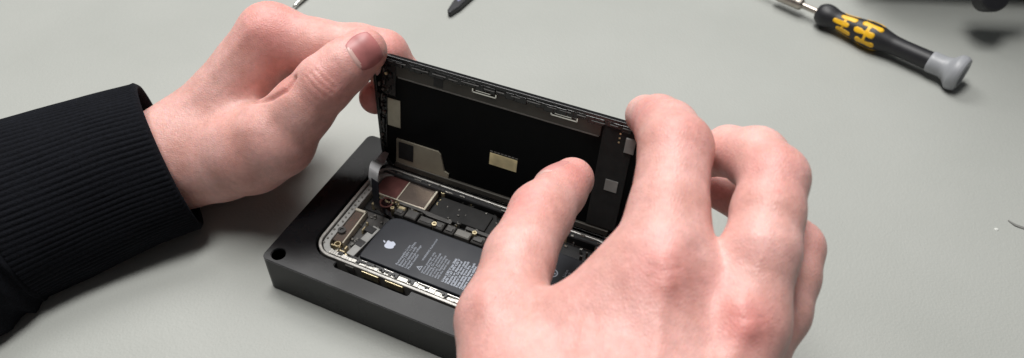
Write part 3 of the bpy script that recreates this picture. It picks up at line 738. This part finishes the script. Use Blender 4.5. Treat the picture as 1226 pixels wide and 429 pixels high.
v_, f_ = lathe(sdF, [(.05, .01), (.05, .22), (-1.4, .22), (-1.4, .01)], 24); mobj('shank', v_, f_, M['nickel'], sd, smooth=False)
ring_p = [(-1.25, .01), (-1.25, .30), (-1.35, .40), (-1.5, .44), (-1.75, .44), (-1.8, .41), (-1.9, .44), (-3.3, .44), (-3.4, .40), (-3.5, .36), (-3.5, .01)]
v_, f_ = lathe(sdF, ring_p, 36); mobj('collar', v_, f_, M['nickel'], sd, smooth=False)
v_, f_ = lathe(sdF, [(-3.4, .01), (-3.4, .15), (-6.5, .15), (-6.8, .05), (-6.8, .01)], 20); mobj('bit', v_, f_, M['nickel'], sd, smooth=True)
# yellow inlay: rounded bars along the handle joined by short links; phi measured from the side facing the viewer
vw = (CAM - (A0 + A1) / 2); X_ = (A1 - A0) / LEN; Y_ = np.cross([0, 0, 1], X_); Y_ /= np.linalg.norm(Y_); Z_ = np.cross(X_, Y_)
phi0 = math.atan2(vw @ Z_, vw @ Y_)
def wrap(p): 
    s_, arc, hgt = p; r = interp(prof, s_); a = phi0 + arc / .75; rr_ = r + hgt
    return sdF(np.array([s_, rr_ * math.cos(a), rr_ * math.sin(a)]))
sgn = 1 if (wrap((2, .3, 0)) - wrap((2, 0, 0))) @ (RM @ np.array([0, 1., 0])) > 0 else -1
def bar(mb, s0, s1, a0, a1, r):
    lp = rrect(s0, s1, a0, a1, r, 4); cxy = ((s0 + s1) / 2, (a0 + a1) / 2); K = 5; n = len(lp); vs = []
    for k in range(K + 1):
        t_ = (k / K) ** .9
        for x_, y_ in lp: vs.append(wrap((cxy[0] + (x_ - cxy[0]) * t_, sgn * (cxy[1] + (y_ - cxy[1]) * t_), .018)))
    for x_, y_ in lp: vs.append(wrap((x_, sgn * y_, -.02)))
    fs = [(k * n + i, k * n + (i + 1) % n, (k + 1) * n + (i + 1) % n, (k + 1) * n + i) for k in range(K + 1) for i in range(n)]
    mb.add(vs, fs)
mb = MB()
for rep in (0, 1, -1):
    o_ = rep * 2.35 * .75
    for s0, s1, a in ((1.75, 2.95, .50), (1.4, 2.6, -.04), (1.75, 2.9, -.58), (3.3, 4.8, .54), (3.0, 4.5, -.02), (3.3, 4.7, -.58)):
        bar(mb, s0, s1, a - .175 + o_, a + .175 + o_, .165)
    for s0, s1, a0, a1 in ((2.05, 2.3, .0, .5), (2.05, 2.3, -.58, .0), (3.75, 4.05, .0, .5), (3.75, 4.05, -.58, .0)):
        bar(mb, s0, s1, a0 + o_, a1 + o_, .03)
mb.build('grip_pattern', M['yellow'], hd, smooth=True)

# ------------------------------------------------------------ things at the edges of the frame
a = pz(538, 16, .35); b = pz(610, -60, .5)
pf = frame_of(a, b); LP = float(np.linalg.norm(b - a))
pen = thing('spudger', 'black plastic prying tool with a tapered tip, at the top edge behind the display', 'pry tool', (a[0], a[1], 0))
lp = [(0, -.12), (-.05, .08), (.25, .38), (1.4, .62), (3, .6), (LP, .6), (LP, -.6), (3, -.6), (1.0, -.42), (.3, -.2)]
MB(lambda p: pf(p)).prism([(x_, y_ * .75) for x_, y_ in lp], -.3, .12, .1).build('body', M['plastic'], pen, bev=.06)
bpy.data.objects[pen.children[0].name].data.materials[0] = M['cblack']
MB(lambda p: pf(p)).prism(rrect(1.5, 4.2, .0, .2, .09), .1, .14).build('glint_strip', mat('blue grey glint colour', (.2, .2, .3), .4), pen)  # bluish glint on the tool, put in as a coloured strip
a = pz(351, 9, .25); b = pz(398, -40, .5)
tf = frame_of(a, b); LT = float(np.linalg.norm(b - a))
v_, f_ = lathe(tf, [(0, .01), (.0, .07), (.6, .13), (1.5, .2), (LT, .3), (LT, .01)], 18)
t2 = mobj('tweezers', v_, f_, M['steel'], None, smooth=True); t2['label'] = 'thin shiny steel tool tip at the top edge above the left hand'; t2['category'] = 'tweezers'
# clamp stand top right
kc = pd(1190, -3, 50.); right = RM @ np.array([1., 0, 0]); upv = RM @ np.array([0, 1., 0]); fw = RM @ np.array([0, 0, -1.])
kx = right * .97 + np.array([0, 0, 0]); vh = np.array([fw[0], fw[1], 0]); vh /= np.linalg.norm(vh); rh = np.array([vh[1], -vh[0], 0])
KF = lambda p: kc + rh * p[0] + vh * p[1] + np.array([0, 0, 1.]) * p[2]
stn = thing('equipment_stand', 'silver equipment stand with a round black knob, at the top right corner', 'stand', (kc[0], kc[1], 0))
n = 40; v_ = []; f_ = []
pr = [(-.35, .01), (-.35, .80), (-.28, .93), (-.1, .98), (.9, .98), (.9, .01)]
tilt = Vector((0, 0, 0))
kf = frame_of(kc, kc + vh * .8 - np.array([0, 0, .5]))
v_, f_ = lathe(kf, pr, 44); mobj('knob', v_, f_, M['cblack'], stn, smooth=False)
MB(KF).box(.75, 1.45, .4, 1.0, -.9, 4.0, .05).box(-1.25, 3.0, .9, 2.0, .6, 2.0, .1).build('bracket', M['paint'], stn, bev=.05)
bz = -kc[2]
MB(KF).box(-7.5, 12, 4.6, 16, .4, 20, .2).build('housing', M['paint'], stn, bev=.3)
MB(KF).box(-4.5, -2.5, 6, 14, bz, .4).build('foot', M['cblack'], stn)
MB(KF).box(7.5, 9.5, 6, 14, bz, .4).build('foot', M['cblack'], stn)
# small scraps on the bench
p0, p1, p2 = pz(1207, 264, .02), pz(1217, 270, .05), pz(1232, 275, .02)
hb = []
ribbon([p0, p1, p2], [.07, .16, .2], .03, 'scrap', mat('translucent grey scrap', (.2, .2, .19), .4), None, [(0.4, .9, 0)] * 3)
sc_ = bpy.data.objects['scrap']; sc_['label'] = 'thin grey sliver lying on the bench at the right edge'; sc_['category'] = 'scrap'
cr_ = pz(1193, 275, 0); c_ = MB(lambda p: p + cr_); c_.cyl(0, 0, 0, .06, .11, 14, r2=.06); c_ = c_.build('crumb', M['tape'])
c_.data.materials[0] = mat('white speck', (.62, .63, .6), .5); c_['label'] = 'tiny white speck beside the grey sliver on the bench'; c_['category'] = 'crumb'

# ------------------------------------------------------------ light
def area(name, loc, target, sx, sy, power, col=(1, 1, 1)):
    ld = bpy.data.lights.new(name, 'AREA'); ld.shape = 'RECTANGLE'; ld.size = sx; ld.size_y = sy; ld.energy = power; ld.color = col
    o = bpy.data.objects.new(name, ld); COL.objects.link(o); o.location = Vector(loc)
    d = Vector(target) - Vector(loc); o.rotation_euler = d.to_track_quat('-Z', 'Y').to_euler(); return o
c0 = Vector((.08, .05, 0)); VH = Vector((-.41, .91, 0)); RH = Vector((.91, .41, 0))
area('ceiling_lamp', c0 + VH * 1.05 - RH * .25 + Vector((0, 0, 1.45)), c0, 1.3, .55, 24, (1, .985, .965))
area('ceiling_lamp', c0 + VH * .18 - RH * .22 + Vector((0, 0, 1.5)), c0, .9, .35, 25, (1, .985, .96))
w = bpy.data.worlds.new('World'); scn.world = w; w.use_nodes = True
w.node_tree.nodes['Background'].inputs[0].default_value = (.93, .96, 1, 1); w.node_tree.nodes['Background'].inputs[1].default_value = .075

scn.view_settings.view_transform = 'Standard'; scn.view_settings.look = 'None'; scn.view_settings.gamma = 1
scn.view_settings.exposure = -.13
scn.render.engine = 'CYCLES'; scn.cycles.use_denoising = True
scn.cycles.max_bounces = 8
